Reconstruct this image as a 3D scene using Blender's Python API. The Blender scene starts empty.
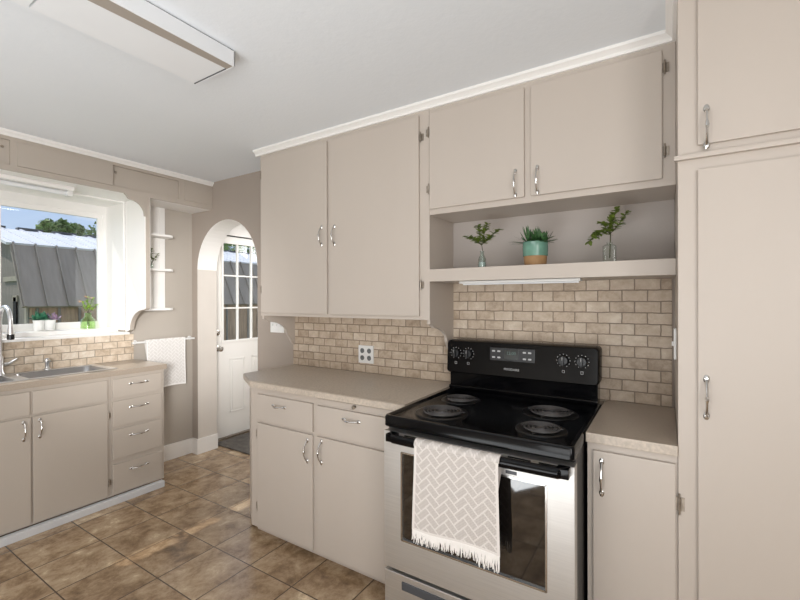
import bpy, bmesh, math, random
from mathutils import Vector, Matrix
PI = math.pi
random.seed(7)
COL = bpy.context.scene.collection

# ------------------------------------------------------------------ materials
def srgb(r, g, b):
    f = lambda c: (c / 255 / 12.92) if c / 255 <= .04045 else ((c / 255 + .055) / 1.055) ** 2.4
    return (f(r), f(g), f(b), 1)

def newmat(name):
    m = bpy.data.materials.new(name); m.use_nodes = True
    nt = m.node_tree; b = nt.nodes['Principled BSDF']
    return m, nt, b

def N(nt, t, **kw):
    n = nt.nodes.new(t)
    for k, v in kw.items():
        if k in n.inputs.keys(): n.inputs[k].default_value = v
        else: setattr(n, k, v)
    return n

def mat(name, col, rough=.5, metal=0, var=.06, scale=6, bump=0, bscale=60, spec=.5, stretch=None, coat=0):
    m, nt, b = newmat(name)
    b.inputs['Roughness'].default_value = rough; b.inputs['Metallic'].default_value = metal
    b.inputs['Specular IOR Level'].default_value = spec
    b.inputs['Coat Weight'].default_value = coat
    tc = N(nt, 'ShaderNodeTexCoord')
    mp = N(nt, 'ShaderNodeMapping')
    if stretch: mp.inputs['Scale'].default_value = stretch
    nt.links.new(tc.outputs['Object'], mp.inputs[0])
    no = N(nt, 'ShaderNodeTexNoise'); no.inputs['Scale'].default_value = scale; no.inputs['Detail'].default_value = 4
    nt.links.new(mp.outputs[0], no.inputs[0])
    cr = N(nt, 'ShaderNodeValToRGB')
    cr.color_ramp.elements[0].position = .3; cr.color_ramp.elements[1].position = .7
    cr.color_ramp.elements[0].color = tuple(c * (1 - var) for c in col[:3]) + (1,)
    cr.color_ramp.elements[1].color = tuple(min(1, c * (1 + var)) for c in col[:3]) + (1,)
    nt.links.new(no.outputs[0], cr.inputs[0]); nt.links.new(cr.outputs[0], b.inputs['Base Color'])
    if bump:
        n2 = N(nt, 'ShaderNodeTexNoise'); n2.inputs['Scale'].default_value = bscale; n2.inputs['Detail'].default_value = 3
        nt.links.new(mp.outputs[0], n2.inputs[0])
        bp = N(nt, 'ShaderNodeBump'); bp.inputs['Strength'].default_value = bump; bp.inputs['Distance'].default_value = .01
        nt.links.new(n2.outputs[0], bp.inputs['Height']); nt.links.new(bp.outputs[0], b.inputs['Normal'])
    return m

def brick_mat(name, axes, off, bw, rh, mortar, cols, mcol, rough, offset, nscale, bump, vein=None, nstretch=None, pervar=.2, lo=.28, hi=.74):
    m, nt, b = newmat(name); b.inputs['Roughness'].default_value = rough
    tc = N(nt, 'ShaderNodeTexCoord'); sx = N(nt, 'ShaderNodeSeparateXYZ'); nt.links.new(tc.outputs['Object'], sx.inputs[0])
    cx = N(nt, 'ShaderNodeCombineXYZ')
    for i, a in enumerate(axes):
        ad = N(nt, 'ShaderNodeMath', operation='ADD'); ad.inputs[1].default_value = off[i]
        nt.links.new(sx.outputs['XYZ'.index(a)], ad.inputs[0]); nt.links.new(ad.outputs[0], cx.inputs[i])
    wn = N(nt, 'ShaderNodeTexNoise'); wn.inputs['Scale'].default_value = 30 if offset else 4
    nt.links.new(cx.outputs[0], wn.inputs[0])
    wm = N(nt, 'ShaderNodeVectorMath', operation='SUBTRACT'); wm.inputs[1].default_value = (.5, .5, .5); nt.links.new(wn.outputs['Color'], wm.inputs[0])
    ws = N(nt, 'ShaderNodeVectorMath', operation='SCALE'); ws.inputs['Scale'].default_value = .006 if offset else .0
    nt.links.new(wm.outputs[0], ws.inputs[0])
    wa = N(nt, 'ShaderNodeVectorMath', operation='ADD'); nt.links.new(cx.outputs[0], wa.inputs[0]); nt.links.new(ws.outputs[0], wa.inputs[1])
    br = N(nt, 'ShaderNodeTexBrick'); br.offset = offset; br.offset_frequency = 2
    br.inputs['Scale'].default_value = 1; br.inputs['Brick Width'].default_value = bw; br.inputs['Row Height'].default_value = rh
    br.inputs['Mortar Size'].default_value = mortar; br.inputs['Mortar Smooth'].default_value = .25; br.inputs['Bias'].default_value = 0
    br.inputs['Color1'].default_value = (0, 0, 0, 1); br.inputs['Color2'].default_value = (1, 1, 1, 1); br.inputs['Mortar'].default_value = (.5, .5, .5, 1)
    nt.links.new(wa.outputs[0], br.inputs['Vector'])
    no = N(nt, 'ShaderNodeTexNoise'); no.inputs['Scale'].default_value = nscale; no.inputs['Detail'].default_value = 8; no.inputs['Roughness'].default_value = .72
    no.inputs['Distortion'].default_value = .25
    mp = N(nt, 'ShaderNodeMapping')
    if nstretch: mp.inputs['Scale'].default_value = nstretch
    nt.links.new(cx.outputs[0], mp.inputs[0]); 
    # shift the pattern from tile to tile
    sc = N(nt, 'ShaderNodeVectorMath', operation='SCALE'); sc.inputs['Scale'].default_value = 3.7
    nt.links.new(br.outputs['Color'], sc.inputs[0])
    av = N(nt, 'ShaderNodeVectorMath', operation='ADD'); nt.links.new(mp.outputs[0], av.inputs[0]); nt.links.new(sc.outputs[0], av.inputs[1])
    nt.links.new(av.outputs[0], no.inputs[0])
    ml = N(nt, 'ShaderNodeMath', operation='MULTIPLY_ADD'); ml.inputs[1].default_value = pervar; ml.inputs[2].default_value = -pervar / 2
    sp = N(nt, 'ShaderNodeSeparateColor'); nt.links.new(br.outputs['Color'], sp.inputs[0]); nt.links.new(sp.outputs[0], ml.inputs[0])
    ad = N(nt, 'ShaderNodeMath', operation='ADD'); nt.links.new(no.outputs[0], ad.inputs[0]); nt.links.new(ml.outputs[0], ad.inputs[1])
    cr = N(nt, 'ShaderNodeValToRGB')
    e = cr.color_ramp.elements; e[0].position = lo; e[0].color = cols[0]; e[1].position = hi; e[1].color = cols[-1]
    for i, c in enumerate(cols[1:-1]):
        x = e.new(lo + (hi - lo) * (i + 1) / (len(cols) - 1)); x.color = c
    nt.links.new(ad.outputs[0], cr.inputs[0])
    mx = N(nt, 'ShaderNodeMixRGB'); mx.inputs[2].default_value = mcol
    nt.links.new(br.outputs['Fac'], mx.inputs[0]); nt.links.new(cr.outputs[0], mx.inputs[1]); nt.links.new(mx.outputs[0], b.inputs['Base Color'])
    iv = N(nt, 'ShaderNodeMath', operation='MULTIPLY_ADD'); iv.inputs[1].default_value = -1; iv.inputs[2].default_value = 1
    nt.links.new(br.outputs['Fac'], iv.inputs[0])
    n3 = N(nt, 'ShaderNodeMath', operation='MULTIPLY_ADD'); n3.inputs[1].default_value = .25
    nt.links.new(no.outputs[0], n3.inputs[0]); nt.links.new(iv.outputs[0], n3.inputs[2])
    bp = N(nt, 'ShaderNodeBump'); bp.inputs['Strength'].default_value = bump; bp.inputs['Distance'].default_value = .003
    nt.links.new(n3.outputs[0], bp.inputs['Height']); nt.links.new(bp.outputs[0], b.inputs['Normal'])
    return m

def glass_mat(name, tint=(1, 1, 1, 1), refl=1.0):
    m = bpy.data.materials.new(name); m.use_nodes = True; nt = m.node_tree
    nt.nodes.remove(nt.nodes['Principled BSDF']); out = nt.nodes['Material Output']
    tr = N(nt, 'ShaderNodeBsdfTransparent'); tr.inputs[0].default_value = tint
    gl = N(nt, 'ShaderNodeBsdfGlossy'); gl.inputs['Roughness'].default_value = .02
    fr = N(nt, 'ShaderNodeLayerWeight'); fr.inputs[0].default_value = .5
    pw = N(nt, 'ShaderNodeMath', operation='POWER'); pw.inputs[1].default_value = 4; nt.links.new(fr.outputs['Facing'], pw.inputs[0])
    mu = N(nt, 'ShaderNodeMath', operation='MULTIPLY_ADD'); mu.inputs[1].default_value = .7 * refl; mu.inputs[2].default_value = .045 * refl; nt.links.new(pw.outputs[0], mu.inputs[0])
    mx = N(nt, 'ShaderNodeMixShader'); nt.links.new(mu.outputs[0], mx.inputs[0]); nt.links.new(tr.outputs[0], mx.inputs[1]); nt.links.new(gl.outputs[0], mx.inputs[2])
    nt.links.new(mx.outputs[0], out.inputs[0])
    return m

M = {}
M['cab'] = mat('greige_cabinet_paint', srgb(187, 177, 167), .42, var=.018, scale=3, bump=.05, bscale=40, stretch=(1, 1, .25))
M['cabsink'] = mat('greige_cabinet_paint_sink', srgb(181, 171, 160), .45, var=.02, scale=3, bump=.05, bscale=40, stretch=(1, 1, .25))
M['wallb'] = mat('taupe_wall_paint_darkened', srgb(164, 153, 143), .7, var=.02, scale=2, bump=.08, bscale=90)  # wall taupe darkened to hold back the added spot's brightening
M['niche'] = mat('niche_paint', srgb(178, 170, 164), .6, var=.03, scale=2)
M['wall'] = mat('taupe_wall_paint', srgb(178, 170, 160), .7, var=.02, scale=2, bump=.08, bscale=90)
M['ceil'] = mat('ceiling_paint', srgb(226, 230, 234), .85, var=.012, scale=1.2, bump=.1, bscale=50)
M['white'] = mat('white_trim_paint', srgb(236, 234, 231), .45, var=.01, scale=4)
M['doorw'] = mat('white_door_paint', srgb(232, 230, 226), .4, var=.01, scale=4)
M['plinth'] = mat('pale_plinth', srgb(205, 206, 208), .5, var=.03)
M['lam'] = mat('taupe_laminate', srgb(163, 150, 136), .32, var=.07, scale=120, spec=.6)
M['lamedge'] = mat('speckled_laminate_edge', srgb(186, 174, 160), .4, var=.14, scale=90)
M['chrome'] = mat('worn_chrome', srgb(205, 203, 200), .22, 1, var=.08, scale=30)
M['hinge'] = mat('aged_hinge_metal', srgb(160, 150, 138), .4, .9, var=.2, scale=60)
M['steel'] = mat('brushed_stainless', srgb(208, 206, 203), .42, .9, var=.05, scale=14, stretch=(.3, 1, 14), bump=.03, bscale=60)
M['sinksteel'] = mat('sink_steel', srgb(222, 222, 222), .3, .9, var=.06, scale=8)
M['bowl'] = mat('sink_steel_shaded', srgb(176, 176, 178), .3, 1, var=.08, scale=8)  # sink steel darkened so the bowls read as shaded hollows
M['blk'] = mat('black_enamel', srgb(7, 7, 9), .13, var=.1, spec=.22)
M['blkm'] = mat('black_plastic', srgb(20, 20, 22), .35, var=.1)
M['coil'] = mat('coil_metal', srgb(88, 86, 86), .5, .4, var=.2, scale=40)
M['pan'] = mat('drip_pan', srgb(12, 12, 13), .3, .2, var=.1)
M['dark'] = mat('dark_recess', srgb(12, 12, 12), .8)
M['ovenglass'] = mat('oven_glass', srgb(22, 19, 17), .05, var=.05, spec=1.0, coat=1.0)
M['grey'] = mat('dark_grey_plastic', srgb(70, 72, 76), .4)
M['mark'] = mat('pale_marking', srgb(190, 190, 190), .5)
M['disp'] = mat('display_window', srgb(24, 30, 28), .15)
M['plate'] = mat('white_plastic', srgb(228, 228, 226), .35, var=.01)
M['socket'] = mat('grey_socket', srgb(110, 112, 112), .5)
M['diff'] = mat('white_diffuser', srgb(226, 228, 230), .5, var=.01)
M['fixbeige'] = mat('fixture_beige', srgb(158, 149, 139), .6, var=.02)
M['teal'] = mat('teal_glaze', srgb(100, 140, 124), .25, var=.15, scale=25)
M['clay'] = mat('raw_clay', srgb(150, 116, 78), .7, var=.1, scale=40)
M['leafd'] = mat('dark_green_leaf', srgb(56, 92, 50), .5, var=.45, scale=60)
M['leafo'] = mat('olive_leaf', srgb(100, 118, 48), .5, var=.4, scale=60)
M['leafb'] = mat('bluegreen_leaf', srgb(60, 120, 92), .5, var=.35, scale=60)
M['leafy'] = mat('yellow_green_leaf', srgb(150, 185, 60), .5, var=.3, scale=60)
M['purple'] = mat('mauve_leaf', srgb(165, 140, 165), .5, var=.2, scale=50)
M['peach'] = mat('peach_petal', srgb(222, 190, 160), .6, var=.1, scale=50)
M['twig'] = mat('dark_twig', srgb(66, 66, 36), .7, var=.2, scale=50)
M['potw'] = mat('white_ceramic', srgb(236, 236, 234), .3, var=.02)
M['greenglass'] = glass_mat('green_glass', (.86, .96, .76, 1), 1.4)
M['clearglass'] = glass_mat('clear_glass', (.88, .92, .90, 1), 1.6)
M['pane'] = glass_mat('window_glass', (.97, .98, .98, 1), .7)
M['water'] = mat('cloudy_water', srgb(190, 200, 200), .2)
M['mat'] = mat('doormat_grey', srgb(96, 92, 88), .95, var=.35, scale=22, bump=.5, bscale=120)
M['roofd'] = mat('grey_metal_roof', srgb(158, 146, 132), .75, 0, var=.08, scale=5, stretch=(1, 4, .5))
M['roofl'] = mat('white_metal_roof', srgb(228, 228, 230), .6, .0, var=.04, scale=5)
M['wood'] = mat('weathered_wood', srgb(176, 148, 122), .8, var=.25, scale=6, stretch=(1, 6, .5))
M['woodg'] = mat('grey_wood', srgb(140, 132, 122), .8, var=.2, scale=6, stretch=(6, 1, .5))
M['tan'] = mat('tan_siding', srgb(176, 166, 148), .8, var=.1)
M['grass'] = mat('lawn_green', srgb(84, 110, 54), .9, var=.3, scale=3)
M['treeleaf'] = mat('tree_leaf', srgb(120, 142, 84), .7, var=.4, scale=1.5)
M['bark'] = mat('bark', srgb(90, 78, 64), .9, var=.3, scale=8)
M['towelw'] = mat('white_cotton', srgb(232, 228, 224), .9, var=.03, scale=60, bump=.2, bscale=300)
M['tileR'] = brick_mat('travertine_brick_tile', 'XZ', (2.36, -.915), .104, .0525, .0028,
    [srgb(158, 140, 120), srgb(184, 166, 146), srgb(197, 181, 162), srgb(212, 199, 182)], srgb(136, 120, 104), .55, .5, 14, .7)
M['tileE'] = brick_mat('travertine_brick_tile_lit', 'YZ', (0, -.915), .104, .0525, .0028,  # same tile as behind the stove, lightened as if washed by light
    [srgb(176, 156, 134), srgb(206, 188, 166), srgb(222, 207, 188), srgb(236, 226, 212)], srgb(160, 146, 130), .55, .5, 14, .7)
M['floor'] = brick_mat('brown_slate_tile', 'XY', (2.165 + .31 * 10, -.815 + .3145 * 10), .31, .3145, .0034,
    [srgb(96, 77, 57), srgb(134, 109, 82), srgb(160, 136, 108), srgb(184, 162, 134), srgb(232, 212, 178)], srgb(74, 60, 48), .2, 0, 9, .35, nstretch=(1, .8, 1), pervar=.08, lo=.30, hi=.74)

def towel_mat(nm, ca, cb):
    m, nt, b = newmat(nm); b.inputs['Roughness'].default_value = .95
    a = N(nt, 'ShaderNodeAttribute', attribute_name='weave')
    cr = N(nt, 'ShaderNodeValToRGB'); cr.color_ramp.elements[0].color = ca; cr.color_ramp.elements[1].color = cb
    nt.links.new(a.outputs['Fac'], cr.inputs[0]); nt.links.new(cr.outputs[0], b.inputs['Base Color'])
    return m
M['weave'] = towel_mat('woven_towel', srgb(168, 160, 154), srgb(214, 208, 203))
M['weavew'] = towel_mat('white_woven_towel', srgb(206, 202, 198), srgb(238, 236, 234))

# ------------------------------------------------------------------ builders
ORG = {}
def thing(name, label, cat, loc, group=None, kind=None):
    o = bpy.data.objects.new(name, None); COL.objects.link(o); o.location = loc; o.empty_display_size = .05
    o['label'] = label; o['category'] = cat
    if group: o['group'] = group
    if kind: o['kind'] = kind
    ORG[o.name] = Vector(loc); return o

def obj(name, bm, m, parent=None, smooth=False, label=None, cat=None, group=None, kind=None, org=None, rc=True):
    me = bpy.data.meshes.new(name)
    if rc: bmesh.ops.recalc_face_normals(bm, faces=bm.faces)
    L = ORG[parent.name] if parent else Vector(org or (0, 0, 0))
    bmesh.ops.translate(bm, verts=bm.verts, vec=-L)
    bm.to_mesh(me); bm.free()
    for mm in (m if isinstance(m, (list, tuple)) else [m]): me.materials.append(mm)
    if smooth:
        for p in me.polygons: p.use_smooth = True
        if smooth != 'all':
            try: me.set_sharp_from_angle(angle=math.radians(40))
            except Exception: pass
    o = bpy.data.objects.new(name, me); COL.objects.link(o)
    if parent: o.parent = parent
    else: o.location = L
    ORG[o.name] = L
    if label: o['label'] = label
    if cat: o['category'] = cat
    if group: o['group'] = group
    if kind: o['kind'] = kind
    return o

def box(bm, x0, x1, y0, y1, z0, z1, bev=0, seg=2, mi=0):
    r = bmesh.ops.create_cube(bm, size=1)
    vs = r['verts']
    for v in vs:
        v.co = Vector(((x0 + x1) / 2 + v.co.x * (x1 - x0), (y0 + y1) / 2 + v.co.y * (y1 - y0), (z0 + z1) / 2 + v.co.z * (z1 - z0)))
    fs = set(f for v in vs for f in v.link_faces)
    for f in fs: f.material_index = mi
    if bev:
        es = list(set(e for v in vs for e in v.link_edges))
        bmesh.ops.bevel(bm, geom=es, offset=bev, segments=seg, affect='EDGES', profile=.7, material=mi)
    return bm

def B(*a, **k):
    return box(bmesh.new(), *a, **k)

def prism(bm, pts, d0, d1, plane='xy', mi=0):
    """polygon pts extruded along the third axis from d0 to d1"""
    def P(a, b, d):
        return Vector((a, b, d)) if plane == 'xy' else Vector((a, d, b)) if plane == 'xz' else Vector((d, a, b))
    v0 = [bm.verts.new(P(a, b, d0)) for a, b in pts]; v1 = [bm.verts.new(P(a, b, d1)) for a, b in pts]
    n = len(pts)
    fs = [bm.faces.new(v0[::-1]), bm.faces.new(v1)]
    for i in range(n): fs.append(bm.faces.new((v0[i], v0[(i + 1) % n], v1[(i + 1) % n], v1[i])))
    for f in fs: f.material_index = mi
    return bm

def tube(bm, pts, rad, seg=10, cap=True, flat=None, mi=0):
    pts = [Vector(p) for p in pts]; n = len(pts)
    if not isinstance(rad, (list, tuple)): rad = [rad] * n
    rings = []; prev = None
    for i, p in enumerate(pts):
        t = (pts[min(i + 1, n - 1)] - pts[max(i - 1, 0)]).normalized()
        if prev is None:
            a = Vector((0, 0, 1)) if abs(t.z) < .9 else Vector((1, 0, 0))
            u = t.cross(a).normalized()
        else:
            u = (prev - t * prev.dot(t)).normalized()
        prev = u; w = t.cross(u)
        rings.append([bm.verts.new(p + (u * math.cos(2 * PI * k / seg) + w * math.sin(2 * PI * k / seg)) * rad[i]) for k in range(seg)])
    for i in range(n - 1):
        for k in range(seg):
            f = bm.faces.new((rings[i][k], rings[i][(k + 1) % seg], rings[i + 1][(k + 1) % seg], rings[i + 1][k])); f.material_index = mi
    if cap:
        for r in (rings[0][::-1], rings[-1]):
            f = bm.faces.new(r); f.material_index = mi
    return bm

def lathe(bm, prof, c, seg=24, axis='z', mi=None):
    """prof: list of (r, h) ; r==0 ends closed with poles"""
    c = Vector(c); rows = []
    def P(r, h, a):
        x, y = r * math.cos(a), r * math.sin(a)
        return c + (Vector((x, y, h)) if axis == 'z' else Vector((x, h, y)) if axis == 'y' else Vector((h, x, y)))
    for r, h in prof:
        if r < 1e-6: rows.append([bm.verts.new(P(0, h, 0))])
        else: rows.append([bm.verts.new(P(r, h, 2 * PI * k / seg)) for k in range(seg)])
    for i in range(len(rows) - 1):
        a, b = rows[i], rows[i + 1]
        for k in range(seg):
            k2 = (k + 1) % seg
            if len(a) == 1 and len(b) == 1: continue
            if len(a) == 1: f = bm.faces.new((a[0], b[k], b[k2]))
            elif len(b) == 1: f = bm.faces.new((a[k], a[k2], b[0]))
            else: f = bm.faces.new((a[k], a[k2], b[k2], b[k]))
            if mi: f.material_index = mi[i]
    return bm

def text_bm(s, size, extrude, mtx, align='CENTER'):
    cu = bpy.data.curves.new('t', 'FONT'); cu.body = s; cu.size = size; cu.extrude = extrude; cu.align_x = align; cu.align_y = 'CENTER'
    o = bpy.data.objects.new('t', cu); COL.objects.link(o)
    dg = bpy.context.evaluated_depsgraph_get(); me = bpy.data.meshes.new_from_object(o.evaluated_get(dg))
    bm = bmesh.new(); bm.from_mesh(me); bm.transform(mtx)
    bpy.data.objects.remove(o); bpy.data.curves.remove(cu); bpy.data.meshes.remove(me)
    return bm

def struct(name, bm, m, **k): return obj(name, bm, m, kind='structure', **k)

# cabinet hardware
NV = {'-y': Vector((0, -1, 0)), '+x': Vector((1, 0, 0))}
def handle(parent, c, along, n, L=.1, label=None):
    c = Vector(c); n = NV[n]; t = {'z': Vector((0, 0, 1)), 'x': Vector((1, 0, 0)), 'y': Vector((0, 1, 0))}[along]; s = n.cross(t)
    bm = bmesh.new(); pts = []; rad = []
    for i in range(17):
        q = i / 16; a = (q - .5) * 2
        pts.append(c + t * (a * L * .42) + n * (.006 + .022 * (1 - abs(a) ** 2.4)))
        rad.append(.0034 + .0026 * math.exp(-(a / .16) ** 2) + .003 * max(0, abs(a) - .65))
    tube(bm, pts, rad, 8)
    for sg in (-1, 1):       # leaf-shaped foot plates
        pc = c + t * sg * L * .45
        ring = []
        for lay, hh in ((1, .0), (1, .002), (.6, .0055)):
            ring.append([bm.verts.new(pc + t * math.cos(a) * .013 * lay + s * math.sin(a) * .0085 * lay + n * hh) for a in [2 * PI * k / 12 for k in range(12)]])
        for i in range(2):
            for k in range(12): bm.faces.new((ring[i][k], ring[i][(k + 1) % 12], ring[i + 1][(k + 1) % 12], ring[i + 1][k]))
        bm.faces.new(ring[2])
    return obj('handle', bm, M['chrome'], parent, smooth=True, label=label)

def hinge(parent, c, n, h=.055):
    c = Vector(c); nn = NV[n]
    bm = bmesh.new()
    tube(bm, [c + nn * .006 + Vector((0, 0, z)) for z in (-h * .5, -h * .32, -h * .3, h * .3, h * .32, h * .5)], [.003, .003, .0055, .0055, .003, .003], 8)
    s = nn.cross(Vector((0, 0, 1)))
    for sg in (-1, 1):
        p = c + s * sg * .008
        e = Vector((abs(s.x) * .007 + abs(nn.x) * .0025, abs(s.y) * .007 + abs(nn.y) * .0025, h * .32))
        box(bm, p.x - e.x, p.x + e.x, p.y - e.y, p.y + e.y, p.z - e.z, p.z + e.z)
    return obj('hinge', bm, M['hinge'], parent, smooth=True)

# =================================================================== SETTING
XE, YR, ZC = -3.68, 2.24, 2.43
struct('floor', B(-3.76, 2.2, -2.6, 4.2, -.06, 0), M['floor'])
struct('ceiling', B(-4.1, 2.2, -2.6, 4.2, ZC, ZC + .08), M['ceil'])

# sink wall (faces +x) with the window opening y .25..1.674, z 1.125..2.19
bm = bmesh.new()
box(bm, XE - .34, XE, -2.6, .25, 0, ZC)
box(bm, XE - .34, XE, .25, 1.674, 0, 1.125)
box(bm, XE - .34, XE, .25, 1.674, 2.19, ZC)
box(bm, XE - .34, XE, 1.674, 2.43, 0, ZC)
struct('wall_left', bm, M['wall'])
# arch wall (faces -y)
ax0, ax1 = -3.595, -2.774; acx = (ax0 + ax1) / 2; ar = (ax1 - ax0) / 2; asp = 2.085 - ar
arc = [(acx + ar * math.cos(a), asp + ar * math.sin(a)) for a in [PI * k / 28 for k in range(29)]]
T = .19
bm = bmesh.new()
box(bm, XE, ax0, YR, YR + T, 0, ZC)
box(bm, ax1, 2.2, YR, YR + T, 0, ZC)
for (a, b) in zip(arc[:-1], arc[1:]):
    prism(bm, [(a[0], a[1]), (a[0], ZC), (b[0], ZC), (b[0], b[1])], YR, YR + T, 'xz')
bmesh.ops.remove_doubles(bm, verts=bm.verts, dist=1e-5)
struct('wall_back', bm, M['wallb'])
# white painted lining of the arch
bm = bmesh.new(); pr = [(ax1, 1.0)] + [(ax1, 0)][:0]
path = arc[::-1]
vo = []
for x, z in path:
    dx, dz = acx - x, 0
    if z > asp: dz = asp - z
    l = math.hypot(dx, dz) or 1; ix, iz = x + dx / l * .004, z + dz / l * .004
    vo.append([bm.verts.new((ix, YR - .001, iz)), bm.verts.new((ix, YR + T + .001, iz)), bm.verts.new((x, YR + T + .001, z)), bm.verts.new((x, YR - .001, z))])
for a, b in zip(vo[:-1], vo[1:]):
    for k in range(4): bm.faces.new((a[k], a[(k + 1) % 4], b[(k + 1) % 4], b[k]))
struct('trim_1', bm, M['white'], label='white painted lining of the arched opening')
struct('trim_6', B(ax0 - .001, ax0 + .003, YR - .0005, YR + T, .135, asp), mat('lit_taupe_paint', srgb(206, 199, 191), .6, var=.02), label='pale side face of the arched opening')  # wall taupe lightened on the jamb in place of light falling there
# other walls
struct('wall_right', B(2.2, 2.3, -2.6, 2.43, 0, ZC), M['wall'])
struct('wall_front', B(-4.02, 2.3, -2.7, -2.6, 0, ZC), M['wall'])
# vestibule
DX = -3.75
bm = bmesh.new()
box(bm, DX - .14, DX, 2.43, 2.49, 0, ZC); box(bm, DX - .14, DX, 3.33, 4.2, 0, ZC); box(bm, DX - .14, DX, 2.49, 3.33, 2.08, ZC)
struct('wall_vestibule', bm, M['doorw'])
struct('wall_vestibule_end', B(DX - .14, -1.4, 4.1, 4.2, 0, ZC), M['doorw'])
struct('wall_vestibule_side', B(-2.3, -2.2, 2.43, 4.1, 0, ZC), M['doorw'])
# baseboards
bm = bmesh.new()
box(bm, XE, XE + .016, 1.73, YR, 0, .135, .004); struct('baseboard_left', bm, M['white'])
bm = bmesh.new()
prism(bm, [(XE + .016, YR - .016), (ax0 + .016, YR - .016), (ax0 + .016, YR + T), (ax0 + .002, YR + T), (ax0 + .002, YR), (XE + .016, YR)], 0, .135, 'xy')
struct('baseboard_back', bm, M['white'])
# crown mouldings: stepped profile
def crown(prof, a, b, dirn, name):
    bm = bmesh.new()
    if dirn == 'x': prism(bm, [(p, q) for p, q in prof], a, b, 'yz')
    else: prism(bm, [(p, q) for p, q in prof], a, b, 'xz')
    return struct(name, bm, M['white'])
UY = 1.94
cp = [(UY, 2.392), (UY - .012, 2.392), (UY - .014, 2.404), (UY - .024, 2.412), (UY - .034, 2.418), (UY - .034, ZC), (UY, ZC)]
crown(cp, -2.405, .033, 'x', 'trim_2')
cpx = [(.033, 2.392), (.021, 2.392), (.019, 2.404), (.009, 2.412), (-.001, 2.418), (-.001, ZC), (.033, ZC)]
crown(cpx, 1.65, UY - .01, 'y', 'trim_3')
SX = -3.37
crown([(SX, 2.395), (SX + .010, 2.395), (SX + .014, 2.405), (SX + .026, 2.418), (SX + .026, ZC), (SX, ZC)], -1.2, YR, 'y', 'trim_4')

# backsplashes
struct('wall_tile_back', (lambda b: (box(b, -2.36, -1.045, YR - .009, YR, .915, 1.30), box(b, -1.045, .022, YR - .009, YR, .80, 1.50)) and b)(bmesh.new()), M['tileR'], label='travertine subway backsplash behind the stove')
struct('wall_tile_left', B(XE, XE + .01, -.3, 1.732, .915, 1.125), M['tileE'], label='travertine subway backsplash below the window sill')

# ------------------------------------------------------------------ window
WX = -3.97
w = thing('window_1', 'white framed window over the sink looking onto a shed', 'window', (WX, .95, 1.16), kind='structure')
bm = bmesh.new()   # jambs, head, reveal lining
box(bm, WX - .05, XE, 1.66, 1.676, 1.16, 2.19)
box(bm, WX - .05, XE, .25, .266, 1.16, 2.19)
box(bm, WX - .05, XE - .001, .25, 1.674, 2.178, 2.192)
box(bm, WX - .05, WX, .266, 1.66, 2.11, 2.178)
box(bm, WX - .05, WX, 1.638, 1.66, 1.16, 2.11)
box(bm, WX - .05, WX, .93, .985, 1.16, 2.11)
box(bm, WX - .05, WX, .266, .30, 1.16, 2.11)
obj('window_frame', bm, M['white'], w)
for y0, y1 in ((.985, 1.638), (.30, .93)):
    bm = bmesh.new(); f = .034
    box(bm, WX - .035, WX - .008, y0, y0 + f * .5, 1.16, 2.11); box(bm, WX - .035, WX - .008, y1 - f, y1, 1.16, 2.11)
    box(bm, WX - .035, WX - .008, y0 + f * .5, y1 - f, 2.076, 2.11); box(bm, WX - .035, WX - .008, y0 + f * .5, y1 - f, 1.16, 1.225)
    s = obj('sash', bm, M['white'], w)
    bm = B(WX - .024, WX - .020, y0 + f * .5, y1 - f, 1.225, 2.076)
    obj('pane', bm, M['pane'], s)
sill = struct('trim_5', (lambda b: (box(b, WX - .02, -3.64, .25, 1.69, 1.124, 1.143, .003), box(b, WX - .02, -3.79, .262, 1.672, 1.143, 1.173, .004)) and b)(bmesh.new()), M['white'], label='white window sill')

# wing panel right of the window (end of the cabinet run) with curved foot; white inner lining
wing = thing('window_alcove_panel', 'taupe and white side panel with curved foot at window\'s right', 'panel', (SX, 1.69, 1.16))
def wingprof(dx):
    pts = [(XE, 2.19), (SX - dx, 2.19), (SX - dx, 1.335)]
    for k in range(13):
        a = k / 12 * PI / 2
        pts.append((SX - dx - .02 - .225 * math.sin(a) , 1.325 - .165 * (1 - math.cos(a)) ))
    pts += [(XE, 1.14)]
    return pts
bm = bmesh.new(); prism(bm, wingprof(0), 1.682, 1.711, 'xz'); obj('side_panel', bm, M['cabsink'], wing)
bm = bmesh.new(); prism(bm, wingprof(.006), 1.676, 1.682, 'xz'); obj('inner_lining', bm, M['white'], wing, label='white inner face')
bm = bmesh.new()
pts = [(1.684, 2.19), (1.684, 2.035)]
for k in range(0, 11):
    a = k / 10 * PI / 2
    pts.append((1.572 + .100 * math.cos(a), 2.045 + .105 * math.sin(a)))
pts += [(1.556, 2.158), (1.548, 2.172), (1.53, 2.19)]
prism(bm, pts, SX - .016, SX, 'yz'); obj('corner_bracket', bm, M['cabsink'], wing)

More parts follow.
